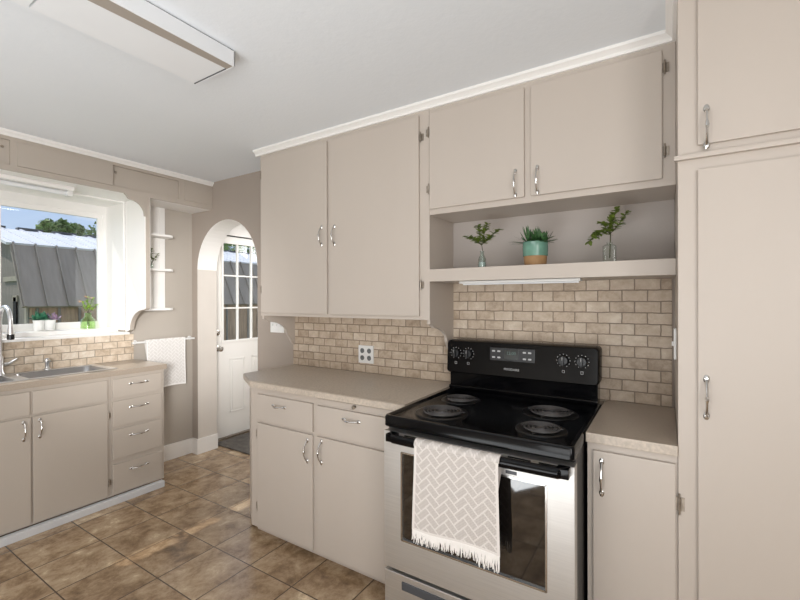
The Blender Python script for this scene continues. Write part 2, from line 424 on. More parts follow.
# soffit cabinets above the window
so = thing('overhead_cabinet_run', 'long low taupe cabinet run with sliding panels above the window', 'cabinet', (SX, .5, 2.19))
bm = bmesh.new(); box(bm, XE, SX - .016, -1.2, YR, 2.192, ZC)
box(bm, SX - .016, SX, -1.2, YR, 2.375, 2.42); box(bm, SX - .016, SX, -1.2, YR, 2.19, 2.225)
for y0, y1 in ((.893, .925), (1.942, 1.985), (2.215, YR)): box(bm, SX - .016, SX, y0, y1, 2.225, 2.375)
obj('body', bm, M['cabsink'], so)
for y0, y1, d, kn in ((-.2, .893, .013, .86), (.925, 1.455, .0, None), (1.455, 1.942, .013, 1.478), (1.985, 2.215, .0, None)):
    dr = obj('door', B(SX - .014 - d * .3, SX - d + .004 * (d == 0), y0, y1, 2.226, 2.374, .002), M['cabsink'], so)
    if kn: 
        bm = bmesh.new(); lathe(bm, [(0, .006), (.007, .005), (.009, 0), (0, 0)], (SX - d, kn, 2.33), 14, 'x'); obj('knob', bm, M['hinge'], dr, smooth=True)
obj('underside_panel', B(XE, SX - .002, .25, YR, 2.1905, 2.1915), M['white'], so, label='white painted underside')

# open end shelf
es = thing('corner_shelf_unit', 'narrow white open shelf unit hanging beside the window', 'shelf', (SX - .05, 1.83, 1.31))
bm = bmesh.new(); box(bm, XE, XE + .015, 1.712, 1.985, 1.33, 2.19)
for k in range(5): box(bm, XE + .015, XE + .018, 1.730 + k * .052, 1.760 + k * .052, 1.34, 2.18)
obj('back_panel', bm, M['white'], es)
obj('side_panel', B(XE + .015, SX - .004, 1.711, 1.716, 1.33, 2.19), M['white'], es)
def shelfb(z, d=.150, yend=2.005):
    bm = bmesh.new(); r = .08
    pts = [(XE + .015, 1.716), (XE + .015 + d, 1.716)] + [(XE + .015 + d - r + r * math.cos(a), yend - r + r * math.sin(a)) for a in [PI / 2 * k / 8 for k in range(9)]] + [(XE + .015, yend)]
    return prism(bm, pts, z, z + .018, 'xy')
for z in (1.925, 1.64, 1.314): obj('shelf', shelfb(z), M['white'], es)
# fluorescent strip under the run
fl = thing('strip_light', 'white tube light strip under the cabinets above the window', 'light', (-3.55, .8, 2.17))
obj('housing', B(-3.60, -3.50, .35, 1.27, 2.165, 2.19, .004), M['white'], fl)
bm = bmesh.new(); tube(bm, [(-3.55, .38, 2.148), (-3.55, 1.24, 2.148)], .015, 14); obj('tube', bm, M['diff'], fl, smooth=True)
obj('end_cap', B(-3.575, -3.525, 1.24, 1.27, 2.128, 2.166, .003), M['plate'], fl)

# ------------------------------------------------------------------ exterior door
dd = thing('door_1', 'white half-glazed back door seen through the arch', 'door', (DX, 2.49, 0), kind='structure')
bm = bmesh.new(); d0, d1 = DX - .055, DX - .012
gy0, gy1, gz0, gz1 = 2.615, 3.13, .985, 1.975
box(bm, d0, d1, 2.50, gy0, .02, 2.05); box(bm, d0, d1, gy1, 3.32, .02, 2.05)
box(bm, d0, d1, gy0, gy1, .02, gz0); box(bm, d0, d1, gy0, gy1, gz1, 2.05)
leaf = obj('leaf', bm, M['doorw'], dd)
bm = bmesh.new()
for y0, y1 in ((2.69, 2.87), (2.96, 3.14)):
    w_ = .012
    for (a, b_, c, e) in ((y0, y1, .25, .25 + w_), (y0, y1, .80 - w_, .80), (y0, y0 + w_, .25, .80), (y1 - w_, y1, .25, .80)):
        box(bm, d1, d1 + .006, a, b_, c, e, .002)
    box(bm, d1, d1 + .004, y0 + .03, y1 - .03, .28, .77, .003)
obj('raised_panel', bm, M['doorw'], dd)
bm = bmesh.new()
for (a, b_, c, e) in ((gy0 - .02, gy1 + .02, gz0 - .02, gz0 + .004), (gy0 - .02, gy1 + .02, gz1 - .004, gz1 + .02), (gy0 - .02, gy0 + .004, gz0, gz1), (gy1 - .004, gy1 + .02, gz0, gz1)):
    box(bm, d1 - .01, d1 + .008, a, b_, c, e, .003)
for k in (1, 2):
    y = gy0 + (gy1 - gy0) * k / 3; z = gz0 + (gz1 - gz0) * k / 3
    box(bm, d1 - .02, d1 + .005, y - .007, y + .007, gz0, gz1); box(bm, d1 - .019, d1 + .004, gy0, gy1, z - .007, z + .007)
g = obj('glazing_grid', bm, M['doorw'], dd)
obj('pane', B(d1 - .030, d1 - .026, gy0, gy1, gz0, gz1), M['pane'], g)
bm = bmesh.new(); lathe(bm, [(.028, 0), (.028, .006), (.022, .010), (.010, .014), (.010, .03), (.022, .036), (.029, .048), (.026, .06), (.014, .066), (0, .067)], (d1, 2.550, .915), 20, 'x')
obj('handle', bm, M['chrome'], dd, smooth=True)
bm = bmesh.new(); lathe(bm, [(.027, 0), (.027, .008), (.019, .014), (0, .015)], (d1, 2.550, 1.073), 20, 'x'); box(bm, d1 + .012, d1 + .03, 2.546, 2.554, 1.058, 1.088, .002)
obj('deadbolt', bm, M['chrome'], dd, smooth=True)
bm = bmesh.new()
box(bm, DX - .1, DX + .012, 2.432, 2.50, 0, 2.13, .003); box(bm, DX - .1, DX + .012, 3.32, 3.39, 0, 2.13, .003); box(bm, DX - .1, DX + .012, 2.50, 3.32, 2.055, 2.13, .003)
obj('casing', bm, M['white'], dd)
obj('weather_strip', B(DX - .012, DX - .004, 2.50, 3.32, 2.045, 2.062), M['dark'], dd)
obj('threshold', B(DX - .12, DX + .02, 2.50, 3.32, 0, .018, .003), M['hinge'], dd)
bm = B(-3.70, -3.02, 2.47, 2.98, 0, .012, .004)
obj('doormat', bm, M['mat'], label='dark grey patterned doormat on the floor by the back door', cat='doormat')

# ------------------------------------------------------------------ sink cabinets
FX = -3.222; DF = -3.209
sc = thing('sink_base_cabinet', 'taupe base cabinet under the sink with two doors', 'cabinet', (FX, .7, 0))
bm = bmesh.new(); box(bm, FX - .02, FX, 0.0, 1.372, .05, .875); box(bm, XE + .012, FX - .02, 1.352, 1.372, .05, .875); box(bm, XE + .012, FX - .02, 0, .02, .05, .875); box(bm, XE + .012, FX - .02, .02, 1.352, .05, .07); obj('body', bm, M['cabsink'], sc)
obj('plinth', B(FX, -3.180, 0.0, 1.715, 0, .045, .004), M['plinth'], sc, label='pale grey plinth strip')
def xdoor(parent, y0, y1, z0, z1, name='door', m='cabsink', t=.013):
    return obj(name, B(FX, FX + t, y0, y1, z0, z1, .004), M[m], parent)
xdoor(sc, .950, 1.350, .715, .853, 'drawer_front'); xdoor(sc, .40, .936, .715, .853, 'drawer_front')
d = xdoor(sc, .950, 1.350, .062, .700); handle(d, (DF, .982, .625), 'z', '+x', .11); hinge(d, (FX + .004, 1.354, .61), '+x'); hinge(d, (FX + .004, 1.356, .15), '+x')
d = xdoor(sc, .40, .940, .062, .700); handle(d, (DF, .906, .625), 'z', '+x', .11)
ds = thing('drawer_base_cabinet', 'taupe base cabinet with a column of four drawers beside the sink', 'cabinet', (FX, 1.55, 0))
bm = bmesh.new(); box(bm, XE + .012, FX, 1.374, 1.732, .05, .875); obj('body', bm, M['cabsink'], ds)
for z0, z1 in ((.722, .853), (.525, .700), (.300, .503), (.062, .264)):
    d = xdoor(ds, 1.380, 1.712, z0, z1, 'drawer'); handle(d, (DF, 1.55, z1 - .058 if z1 - z0 > .14 else (z0 + z1) / 2 + .02), 'y', '+x', .12)
# worktop with cut-outs for the bowls
CX1 = -3.200; BX0, BX1 = -3.60, -3.30
bm = bmesh.new()
box(bm, XE + .010, BX0, -.3, 1.745, .877, .915); box(bm, BX1, CX1, -.3, 1.745, .877, .915)
for y0, y1 in ((-.3, .50), (.905, .955), (1.40, 1.745)): box(bm, BX0, BX1, y0, y1, .877, .915)
bmesh.ops.remove_doubles(bm, verts=bm.verts, dist=1e-5)
ct = obj('countertop', bm, M['lam'], label='taupe laminate countertop around the steel sink', cat='countertop', org=(-3.4, .7, .877))
# sink
sk = thing('double_sink', 'stainless steel double-bowl sink set into the counter under the window', 'sink', (-3.45, .93, .915))
def bowl(y0, y1):
    bm = bmesh.new(); r = .05; zs = [(.000, .918), (.002, .9155), (.012, .80), (.05, .772)]
    def ring(ins, z):
        out = []
        x0, x1, a0, a1 = BX0 + ins, BX1 - ins, y0 + ins, y1 - ins; rr = max(.02, r - ins * .3)
        for cx, cy, s in ((x1 - rr, a1 - rr, 0), (x0 + rr, a1 - rr, 1), (x0 + rr, a0 + rr, 2), (x1 - rr, a0 + rr, 3)):
            for k in range(6):
                a = PI / 2 * s + PI / 2 * k / 5; out.append(bm.verts.new((cx + rr * math.cos(a), cy + rr * math.sin(a), z)))
        return out
    R = [ring(i, z) for i, z in zs]
    for a, b in zip(R[:-1], R[1:]):
        for k in range(24): bm.faces.new((a[k], a[(k + 1) % 24], b[(k + 1) % 24], b[k]))
    bm.faces.new(R[-1])
    lathe(bm, [(.03, .775), (.028, .773), (0, .7725)], ((BX0 + BX1) / 2, (y0 + y1) / 2, 0), 16)
    return bm
for y0, y1 in ((.955, 1.40), (.50, .905)): obj('bowl', bowl(y0, y1), M['bowl'], sk, smooth=True, rc=False)
bm = bmesh.new()
def frame_ring(bm, y0, y1):
    pass
box(bm, BX0 - .045, BX0 + .004, .46, 1.44, .915, .920, .002); box(bm, BX1 - .004, BX1 + .022, .46, 1.44, .915, .920, .002)
for y0, y1 in ((.46, .504), (.900, .960), (1.396, 1.44)): box(bm, BX0, BX1, y0, y1, .915, .920, .002)
obj('rim', bm, M['sinksteel'], sk)
# faucet
fc = thing('kitchen_faucet', 'brushed steel gooseneck faucet with black spray head', 'faucet', (-3.62, .905, .92))
bm = bmesh.new(); lathe(bm, [(.026, .92), (.026, .93), (.018, .94), (.017, 1.03), (.012, 1.045)], (-3.62, .905, 0), 18)
pts = [(-3.62, .905, 1.03), (-3.62, .905, 1.26)] + [(-3.52 - .10 * math.cos(a), .905, 1.26 + .10 * math.sin(a)) for a in [PI * k / 12 for k in range(1, 13)]] + [(-3.42, .905, 1.235)]
tube(bm, pts, .0115, 12); obj('spout', bm, M['sinksteel'], fc, smooth=True)
bm = bmesh.new(); lathe(bm, [(0, 1.155), (.017, 1.157), (.019, 1.168), (.018, 1.19), (.017, 1.21), (.0135, 1.24), (0, 1.242)], (-3.42, .905, 0), 16, mi=[0, 0, 0, 1, 1, 1]); obj('spray_head', bm, [M['blkm'], M['sinksteel']], fc, smooth=True, label='spray head with black tip')
bm = bmesh.new(); tube(bm, [(-3.62, .925, .985), (-3.62, .95, .99), (-3.60, .985, 1.02)], [.011, .009, .006], 10); obj('lever', bm, M['sinksteel'], fc, smooth=True)
bm = bmesh.new(); lathe(bm, [(.02, .92), (.02, .926), (.013, .932), (.012, .965), (.016, .972), (.016, .99), (.011, .998), (0, .999)], (-3.625, 1.15, 0), 16)
tube(bm, [(-3.625, 1.15, .985), (-3.59, 1.15, .992), (-3.57, 1.15, .982)], [.007, .006, .005], 8)
obj('soap_dispenser', bm, M['sinksteel'], smooth=True, label='small steel soap dispenser standing behind the sink bowl', cat='dispenser', org=(-3.625, 1.15, .92))

# towel bar and towel on the left wall
tb = thing('towel_bar', 'pale wall-mounted towel bar right of the sink counter', 'towel bar', (XE, 1.95, 1.05))
bm = bmesh.new(); tube(bm, [(-3.625, 1.70, 1.052), (-3.625, 2.225, 1.052)], .009, 10); obj('rail', bm, M['plate'], tb, smooth=True)
for y in (1.74, 2.21):
    bm = bmesh.new(); lathe(bm, [(.02, .0005), (.02, .006), (.010, .012), (.009, .055), (0, .056)], (XE, y, 1.052), 14, 'x'); obj('bracket', bm, M['plate'], tb, smooth=True)

def hanging_towel(name, label, side, u0, u1, ztop, zbot, depth, cellsz, nu, nv, wave, backlen, wm='weave'):
    """side: '-y' hangs in front of Y=depth, '+x' in front of X=depth. grid over bar, with raised weave"""
    th = thing(name, label, 'towel', ((u0 + u1) / 2, depth, zbot) if side == '-y' else (depth, (u0 + u1) / 2, zbot))
    bm = bmesh.new(); W = u1 - u0; H = ztop - zbot; R = .016 if side == '+x' else .0225
    lay = bm.verts.layers.float.new('weave'); grid = []
    def wv(a, b):
        c = cellsz; p = (a + b) / c / 1.414; q = (a - b) / c / 1.414 + 100
        p += 100; i, j = math.floor(p), math.floor(q); fu, fv = p - i, q - j; L = 2; k = (i - j) % (2 * L)
        if k < L: lu, lv = k + fu, fv
        else: lu, lv = ((j - i - 1) % (2 * L)) + fv, fu
        e = min(lu, L - lu, lv, 1 - lv)
        if e < .10: return .85
        s = .34 + .42 * math.sin(lu * 22) * math.sin(lv * 22 + 1)
        return s
    n_over = 8
    rows = []
    for r in range(nv + 1): rows.append(('f', r / nv))
    seq = [('b', t) for t in (0, .25, .5, .75)] + [('o', t / n_over) for t in range(n_over + 1)] + [('f', (r + 1) / nv) for r in range(nv)]
    for kind, t in seq:
        line = []
        for c in range(nu + 1):
            a = c / nu; x = u0 + a * W
            if kind == 'b': z = ztop - R - backlen * (1 - t); off = -R; s = -1
            elif kind == 'o': an = PI * (1 - t); z = ztop - R + R * math.sin(an); off = -R * -math.cos(PI - an) ; off = R * math.cos(an); s = 0
            else: z = ztop - R - (H - R) * t; off = R
            if kind == 'f':
                off = R + wave * (math.sin(a * 9 + t * 1.4) * .5 + math.sin(a * 4.2 + 1)) * min(1, t * 2) + .004 * t
                x += -.006 * math.sin(t * 3 + 1) * (a - .5) - .0 * t
                z += -.004 * math.sin(a * 7) * t
            if kind == 'b': x += (.5 - a) * .05 * (1 - t)
            h = wv((ztop - z) * 1.0, a * W) if kind != 'b' else .5
            if kind == 'f' and (t > .97 or a < .03 or a > .97): h = 1.0
            d = off + (h - .5) * .0014 * (1 if kind == 'f' else 0)
            v = bm.verts.new((x, depth - d, z) if side == '-y' else (depth + d, x, z)); v[lay] = h; line.append(v)
        grid.append(line)
    for A, Bq in zip(grid[:-1], grid[1:]):
        for c in range(nu): bm.faces.new((A[c], A[c + 1], Bq[c + 1], Bq[c]))
    obj('cloth', bm, M[wm], th, smooth='all')
    return th, grid
tw, _ = hanging_towel('hand_towel', 'white patterned hand towel hanging on the wall towel bar', '+x', 1.80, 2.135, 1.072, .66, -3.625, .022, 150, 180, .004, .18, 'weavew')
tw2, _ = hanging_towel('kitchen_towel', 'cream woven towel with fringe hanging over the oven handle', '-y', -.820, -.482, .862, .522, 1.412, .0265, 210, 220, .0045, .16)
bm = bmesh.new(); rnd = random.Random(3)
for i in range(135):
    x = -.819 + .336 * i / 134; a = (x + .820) / .340
    y = 1.412 - .0225 - .0045 * (math.sin(a * 9 + 1.4) * .5 + math.sin(a * 4.2 + 1)) - .004
    L = .034 + rnd.random() * .018 + (.012 if i > 100 else 0); dx = rnd.uniform(-.009, .009)
    z0 = .524 - .004 * math.sin(a * 7)
    tube(bm, [(x, y, z0), (x + dx * .3, y - .003 * rnd.random(), z0 - L * .5), (x + dx, y + rnd.uniform(-.004, .004), z0 - L)], [.0021, .0023, .0012], 5)
obj('fringe', bm, M['towelw'], tw2, smooth=True)

# ------------------------------------------------------------------ upper cabinets
FY = 1.94
def ydoor(parent, x0, x1, z0, z1, name='door', face=FY, t=.014, m='cab'):
    return obj(name, B(x0, x1, face - t, face, z0, z1, .004), M[m], parent)
uc = thing('wall_cabinet', 'tall greige two-door wall cabinet left of the plant shelf', 'cabinet', (-1.7, FY, 1.29))
bm = bmesh.new(); box(bm, -2.368, -1.045, FY, YR - .002, 1.29, 2.395, .002); obj('body', bm, M['cab'], uc)
d = ydoor(uc, -2.345, -1.748, 1.310, 2.368); handle(d, (-1.79, FY - .014, 1.79), 'z', '-y', .12); hinge(d, (-2.352, FY - .003, 2.255), '-y'); hinge(d, (-2.352, FY - .003, 1.47), '-y')
d = ydoor(uc, -1.728, -1.102, 1.310, 2.368); handle(d, (-1.686, FY - .014, 1.785), 'z', '-y', .12); hinge(d, (-1.094, FY - .003, 2.255), '-y'); hinge(d, (-1.094, FY - .003, 1.475), '-y')
def bracket(x0, x1):
    bm = bmesh.new()
    pts = [(YR - .01, 1.29), (FY + .005, 1.29), (FY + .005, 1.268), (FY + .03, 1.262), (FY + .045, 1.25)]
    for k in range(9):
        a = PI / 2 * k / 8; pts.append((FY + .05 + .16 * math.sin(a), 1.245 - .085 * (1 - math.cos(a))))
    pts += [(YR - .06, 1.12), (YR - .035, 1.08), (YR - .01, 1.062)]
    return prism(bm, pts, x0, x1, 'yz')
obj('end_bracket', bracket(-2.36, -2.342), M['cab'], uc)
obj('end_bracket', bracket(-1.063, -1.045), M['cab'], uc)

un = thing('shelf_cabinet', 'greige two-door wall cabinet with open plant shelf above the stove', 'cabinet', (-.5, FY, 1.49))
bm = bmesh.new(); box(bm, -1.044, .032, FY, YR - .002, 1.84, 2.395, .002); obj('body', bm, M['cab'], un)
d = ydoor(un, -1.038, -.548, 1.868, 2.368); handle(d, (-.588, FY - .014, 1.935), 'z', '-y', .12); hinge(d, (-1.046, FY - .003, 2.27), '-y'); hinge(d, (-1.046, FY - .003, 1.975), '-y')
d = ydoor(un, -.518, -.012, 1.868, 2.368); handle(d, (-.488, FY - .014, 1.935), 'z', '-y', .12); hinge(d, (-.004, FY - .003, 2.30), '-y'); hinge(d, (-.004, FY - .003, 1.975), '-y')
obj('back_panel', B(-1.044, .032, YR - .012, YR - .002, 1.555, 1.84), M['niche'], un)
obj('shelf', B(-1.044, .032, FY - .005, YR - .002, 1.492, 1.556, .003), M['cab'], un)
ul = thing('under_shelf_light', 'thin white tube light under the plant shelf', 'light', (-.6, 2.0, 1.48))
obj('housing', B(-.90, -.32, 1.99, 2.05, 1.480, 1.4915, .003), M['plate'], ul)
bm = bmesh.new(); tube(bm, [(-.89, 2.02, 1.477), (-.33, 2.02, 1.477)], .005, 10); obj('tube', bm, M['diff'], ul, smooth=True)

# ------------------------------------------------------------------ pantry
PY = 1.665
pc = thing('pantry_cabinet', 'floor-to-ceiling greige pantry cabinet right of the counter', 'cabinet', (.5, PY, 0))
bm = bmesh.new(); box(bm, .033, 1.25, PY, YR - .002, .0, 2.425, .002); obj('body', bm, M['cab'], pc)
d = ydoor(pc, .086, .90, .09, 1.815, face=PY); handle(d, (.108, PY - .014, 1.085), 'z', '-y', .13)
d = ydoor(pc, .086, .90, 1.893, 2.40, face=PY); handle(d, (.109, PY - .014, 1.945), 'z', '-y', .13)
obj('ledge_moulding', B(.022, 1.25, PY - .016, PY + .006, 1.852, 1.868, .004), M['cab'], pc)

# ------------------------------------------------------------------ base cabinets either side of the stove
BY = 1.672
bc = thing('base_cabinet', 'greige base cabinet with two drawers and two doors left of stove', 'cabinet', (-1.6, BY, 0))
bm = bmesh.new(); prism(bm, [(-2.13, BY), (-1.016, BY), (-1.016, YR - .01), (-2.31, YR - .01), (-2.31, 1.80)], .035, .879, 'xy')
prism(bm, [(-2.11, BY + .03), (-1.016, BY + .03), (-1.016, YR - .01), (-2.28, YR - .01), (-2.28, 1.82)], 0, .035, 'xy'); obj('body', bm, M['cab'], bc)
for x0, x1, hx in ((-2.062, -1.612, -1.872), (-1.582, -1.03, -1.345)):
    d = ydoor(bc, x0, x1, .682, .838 if x0 < -2 else .833, 'drawer', face=BY); handle(d, (hx, BY - .014, .788), 'x', '-y', .105)
d = ydoor(bc, -2.062, -1.612, .045, .667, face=BY); handle(d, (-1.648, BY - .014, .578), 'z', '-y', .125); hinge(d, (-2.068, BY - .002, .60), '-y', .06); hinge(d, (-2.068, BY - .002, .165), '-y', .06)
d = ydoor(bc, -1.582, -1.03, .045, .667, face=BY); handle(d, (-1.546, BY - .014, .59), 'z', '-y', .125)
cb = obj('cutting_board', B(-1.575, -1.03, BY - .012, BY + .3, .846, .872, .003), M['cab'], bc)
bm = bmesh.new(); lathe(bm, [(.005, 0), (.005, -.008), (.010, -.014), (.009, -.02), (0, -.022)], (-1.318, BY - .012, .861), 14, 'y'); obj('knob', bm, M['hinge'], cb, smooth=True)
bm = bmesh.new(); prism(bm, [(-2.355, YR - .01), (-2.355, 1.785), (-2.105, 1.64), (-1.013, 1.64), (-1.013, YR - .01)], .880, .915, 'xy')
for f in bm.faces:
    if abs(f.normal.z) < .5: f.material_index = 1
bmesh.ops.bevel(bm, geom=[e for e in bm.edges if abs(e.verts[0].co.z - .915) < 1e-4 and abs(e.verts[1].co.z - .915) < 1e-4], offset=.004, segments=2, affect='EDGES')
obj('countertop', bm, [M['lam'], M['lamedge']], label='taupe laminate countertop with clipped corner left of the stove', cat='countertop', org=(-1.7, 1.9, .88))

br_ = thing('base_cabinet', 'narrow greige base cabinet with one door between stove and pantry', 'cabinet', (-.1, BY, 0))
obj('body', B(-.245, .032, BY, YR - .01, 0, .879), M['cab'], br_)
d = ydoor(br_, -.225, .026, .06, .852, face=BY); handle(d, (-.196, BY - .014, .76), 'z', '-y', .125); hinge(d, (.036, BY - .006, .722), '-y', .07)
bm = B(-.248, .032, 1.652, YR - .01, .880, .915, .003)
for f in bm.faces:
    if abs(f.normal.z) < .5: f.material_index = 1
obj('countertop', bm, [M['lam'], M['lamedge']], label='small taupe laminate countertop between stove and pantry', cat='countertop', org=(-.1, 1.9, .88))

# ------------------------------------------------------------------ stove
RX0, RX1 = -1.008, -.256
rg = thing('electric_stove', 'stainless and black electric coil stove between the counters', 'stove', (-.63, 1.8, 0))
bm = bmesh.new(); box(bm, RX0, RX1, 1.50, 2.19, .03, .868, .003)
for x in (RX0 + .05, RX1 - .05):
    for y in (1.56, 2.12): lathe(bm, [(.02, 0), (.02, .01), (.01, .012), (.01, .032)], (x, y, 0), 10)
obj('body', bm, M['blkm'], rg)
# cooktop: rim + recessed surface
bm = bmesh.new(); cx0, cx1, cy0, cy1 = -1.003, -.252, 1.452, 2.14
def rr(x0, x1, y0, y1, r, z, n=6):
    out = []
    for cx, cy, s in ((x1 - r, y1 - r, 0), (x0 + r, y1 - r, 1), (x0 + r, y0 + r, 2), (x1 - r, y0 + r, 3)):
        for k in range(n):
            a = PI / 2 * s + PI / 2 * k / (n - 1); out.append(Vector((cx + r * math.cos(a), cy + r * math.sin(a), z)))
    return out
def loft(bm, rings, capa=True, capb=True):
    V = [[bm.verts.new(p) for p in r] for r in rings]; n = len(V[0])
    for a, b in zip(V[:-1], V[1:]):
        for k in range(n): bm.faces.new((a[k], a[(k + 1) % n], b[(k + 1) % n], b[k]))
    if capa: bm.faces.new(V[0][::-1])
    if capb: bm.faces.new(V[-1])
    return V
loft(bm, [rr(cx0 + .004, cx1 - .004, cy0 + .006, cy1, .014, .868), rr(cx0, cx1, cy0, cy1, .016, .874), rr(cx0, cx1, cy0, cy1, .016, .908), rr(cx0 + .004, cx1 - .004, cy0 + .004, cy1 - .002, .016, .916),
          rr(cx0 + .012, cx1 - .012, cy0 + .012, cy1 - .01, .016, .917), rr(cx0 + .024, cx1 - .024, cy0 + .030, cy1 - .02, .016, .906)])
obj('cooktop', bm, M['blk'], rg, smooth=True)
burn = [(-.825, 1.640, .098), (-.850, 1.895, .080), (-.425, 1.880, .098), (-.400, 1.625, .080)]
for x, y, r in burn:
    bm = bmesh.new(); lathe(bm, [(0, .9065), (r * .55, .9066), (r * .95, .9068), (r * 1.03, .909), (r * 1.10, .9100), (r * 1.16, .909), (r * 1.18, .9062)], (x, y, 0), 40)
    p = obj('burner', bm, M['pan'], rg, smooth=True)
    bm = bmesh.new(); pts = []
    turns = 4.5 if r > .09 else 3.5
    for k in range(int(turns * 28) + 1):
        a = 2 * PI * k / 28; q = k / (turns * 28); R_ = .022 + (r * .93 - .022) * q
        pts.append((x + R_ * math.cos(a), y + R_ * math.sin(a), .9150))
    tube(bm, pts, .0036, 7); lathe(bm, [(0, .9165), (.016, .916), (.017, .912), (.017, .908)], (x, y, 0), 14)
    for a in (.4, .4 + 2 * PI / 3, .4 + 4 * PI / 3):
        tube(bm, [(x + .015 * math.cos(a), y + .015 * math.sin(a), .9105), (x + r * math.cos(a), y + r * math.sin(a), .9105)], .0025, 5)
    obj('coil', bm, M['coil'], p, smooth=True)
# backguard
bgx0, bgx1 = -1.024, -.258
bm = bmesh.new(); box(bm, bgx0 + .012, bgx1 - .008, 2.118, 2.20, .905, 1.05, .004)
box(bm, bgx0 + .012, bgx1 - .008, 2.100, 2.13, .912, .932, .006)
obj('backguard', bm, M['blk'], rg)
bm = bmesh.new()
def rz(x0, x1, z0, z1, r, y): return [Vector((p.x, y + (p.y - z0) * .06, p.y)) for p in rr(x0, x1, z0, z1, r, 0)]
loft(bm, [rz(bgx0, bgx1, 1.000, 1.176, .02, 2.20), rz(bgx0, bgx1, 1.000, 1.176, .02, 2.100), rz(bgx0 + .006, bgx1 - .006, 1.006, 1.170, .016, 2.092)])
cpn = obj('control_panel', bm, M['blk'], rg, smooth=True)
def pf(z): return 2.0905 + (z - 1.0) * .06
for x in (-.967, -.895, -.412, -.330):
    z = 1.108; bm = bmesh.new()
    lathe(bm, [(0, -.004), (.024, -.005), (.023, .006 - .016), (.020, -.016), (0, -.017)], (x, pf(z), z), 20, 'y'); box(bm, x - .005, x + .005, pf(z) - .032, pf(z) - .014, z - .022, z + .022, .002)
    k = obj('knob', bm, M['blkm'], rg, smooth=True)
    bm = bmesh.new()
    for i in range(11):
        a = math.radians(-60 + 300 * i / 10 + 0); cxp, czp = x + .030 * math.cos(a + .0), z + .030 * math.sin(a)
        l = .0035; box(bm, cxp - .0016, cxp + .0016, pf(z) - .0016, pf(z) - .0002, czp - .0016, czp + .0016)
    obj('dial_ticks', bm, M['mark'], k); bm = bmesh.new()
    for (a0, a1, b0, b1) in ((-.006, .006, -.047, -.0455), (-.006, .006, -.0585, -.057), (-.006, -.0045, -.0585, -.0455), (.0045, .006, -.0585, -.0455)):
        box(bm, x + a0, x + a1, pf(z) - .003, pf(z) - .0002, z + b0, z + b1)
    obj('dial_symbol', bm, M['mark'], k)
    obj('pointer', B(x - .0008, x + .0008, pf(z) - .0335, pf(z) - .0315, z + .004, z + .020), M['mark'], k)
bm = B(-.775, -.545, pf(1.12) - .001, pf(1.12) + .004, 1.073, 1.150, .002); dp = obj('keypad', bm, M['blkm'], rg)
obj('display', B(-.700, -.625, pf(1.12) - .0025, pf(1.12) + .001, 1.092, 1.142, .001), M['disp'], dp)
Rt = Matrix.Rotation(PI / 2, 4, 'X')
for a, b in ((-.755, 1.132), (-.727, 1.132), (-.755, 1.100), (-.727, 1.100), (-.596, 1.132), (-.570, 1.132), (-.596, 1.100), (-.570, 1.100)):
    bm = bmesh.new(); loft(bm, [[Vector((p.x, pf(1.12) + d, p.y)) for p in rr(a - .008, a + .008, b - .004, b + .004, .003, 0, 4)] for d in (-.0003, -.0025)])
    obj('button', bm, M['mark'], dp)
bm = text_bm('12:00', .022, .0005, Matrix.Translation((-.663, pf(1.12) - .003, 1.124)) @ Rt); obj('digits', bm, mat('dim_digits', srgb(88, 110, 104), .4), dp)
bm = text_bm('FRIGIDAIRE', .0155, .0006, Matrix.Translation((-.66, pf(1.04) - .0018, 1.043)) @ Rt); obj('badge', bm, M['mark'], rg)
# oven door
dx0, dx1, dy0, dy1, dz0, dz1 = -1.0, -.252, 1.452, 1.50, .288, .852
wx0, wx1, wz0, wz1 = -.915, -.340, .415, .775
bm = bmesh.new()
box(bm, dx0, wx0, dy0, dy1, dz0, dz1); box(bm, wx1, dx1, dy0, dy1, dz0, dz1); box(bm, wx0, wx1, dy0, dy1, wz1, dz1); box(bm, wx0, wx1, dy0, dy1, dz0, wz0)
bmesh.ops.remove_doubles(bm, verts=bm.verts, dist=1e-5)
od = obj('oven_door', bm, M['steel'], rg)
bm = bmesh.new(); box(bm, wx0, wx1, dy0 + .006, dy0 + .03, wz0, wz1); obj('window_glass', bm, M['ovenglass'], od)
bm = bmesh.new()
for (a, b, c, e) in ((wx0, wx1, wz1 - .004, wz1 + .003), (wx0, wx1, wz0 - .003, wz0 + .004), (wx0 - .003, wx0 + .004, wz0, wz1), (wx1 - .004, wx1 + .003, wz0, wz1)):
    box(bm, a, b, dy0 - .002, dy0 + .008, c, e)
obj('window_gasket', bm, M['chrome'], od)
bm = bmesh.new()
for i in range(6): box(bm, -.90 + i * .107, -.82 + i * .107, dy0 - .001, dy0 + .002, .842, .848)
obj('vent_slot', bm, M['dark'], od)
obj('door_tag', B(-.480, -.440, dy0 - .001, dy0 + .002, .785, .797), M['grey'], od)
bm = bmesh.new(); pts = []; HZ = .838
for i in range(25):
    q = i / 24; a = (q - .5) * 2; pts.append(( -.614 + a * .348, 1.414 - .006 * (1 - a * a) + .03 * max(0, abs(a) - .93) / .07, HZ))
V = []
for (x, y, z) in pts:
    V.append([bm.verts.new((x, y + .012 * math.cos(t), z + .0185 * math.sin(t))) for t in [2 * PI * k / 14 for k in range(14)]])
for a, b in zip(V[:-1], V[1:]):
    for k in range(14): bm.faces.new((a[k], a[(k + 1) % 14], b[(k + 1) % 14], b[k]))
bm.faces.new(V[0]); bm.faces.new(V[-1])
for sx in (-1, 1):
    xx = -.614 + sx * .332; box(bm, xx - .02, xx + .02, 1.412, dy0 + .001, HZ - .016, HZ + .016, .004)
obj('door_handle', bm, M['blk'], od, smooth=True)
dw = obj('drawer', B(dx0, dx1, dy0 + .002, 1.50, .06, .272, .004), M['steel'], rg)
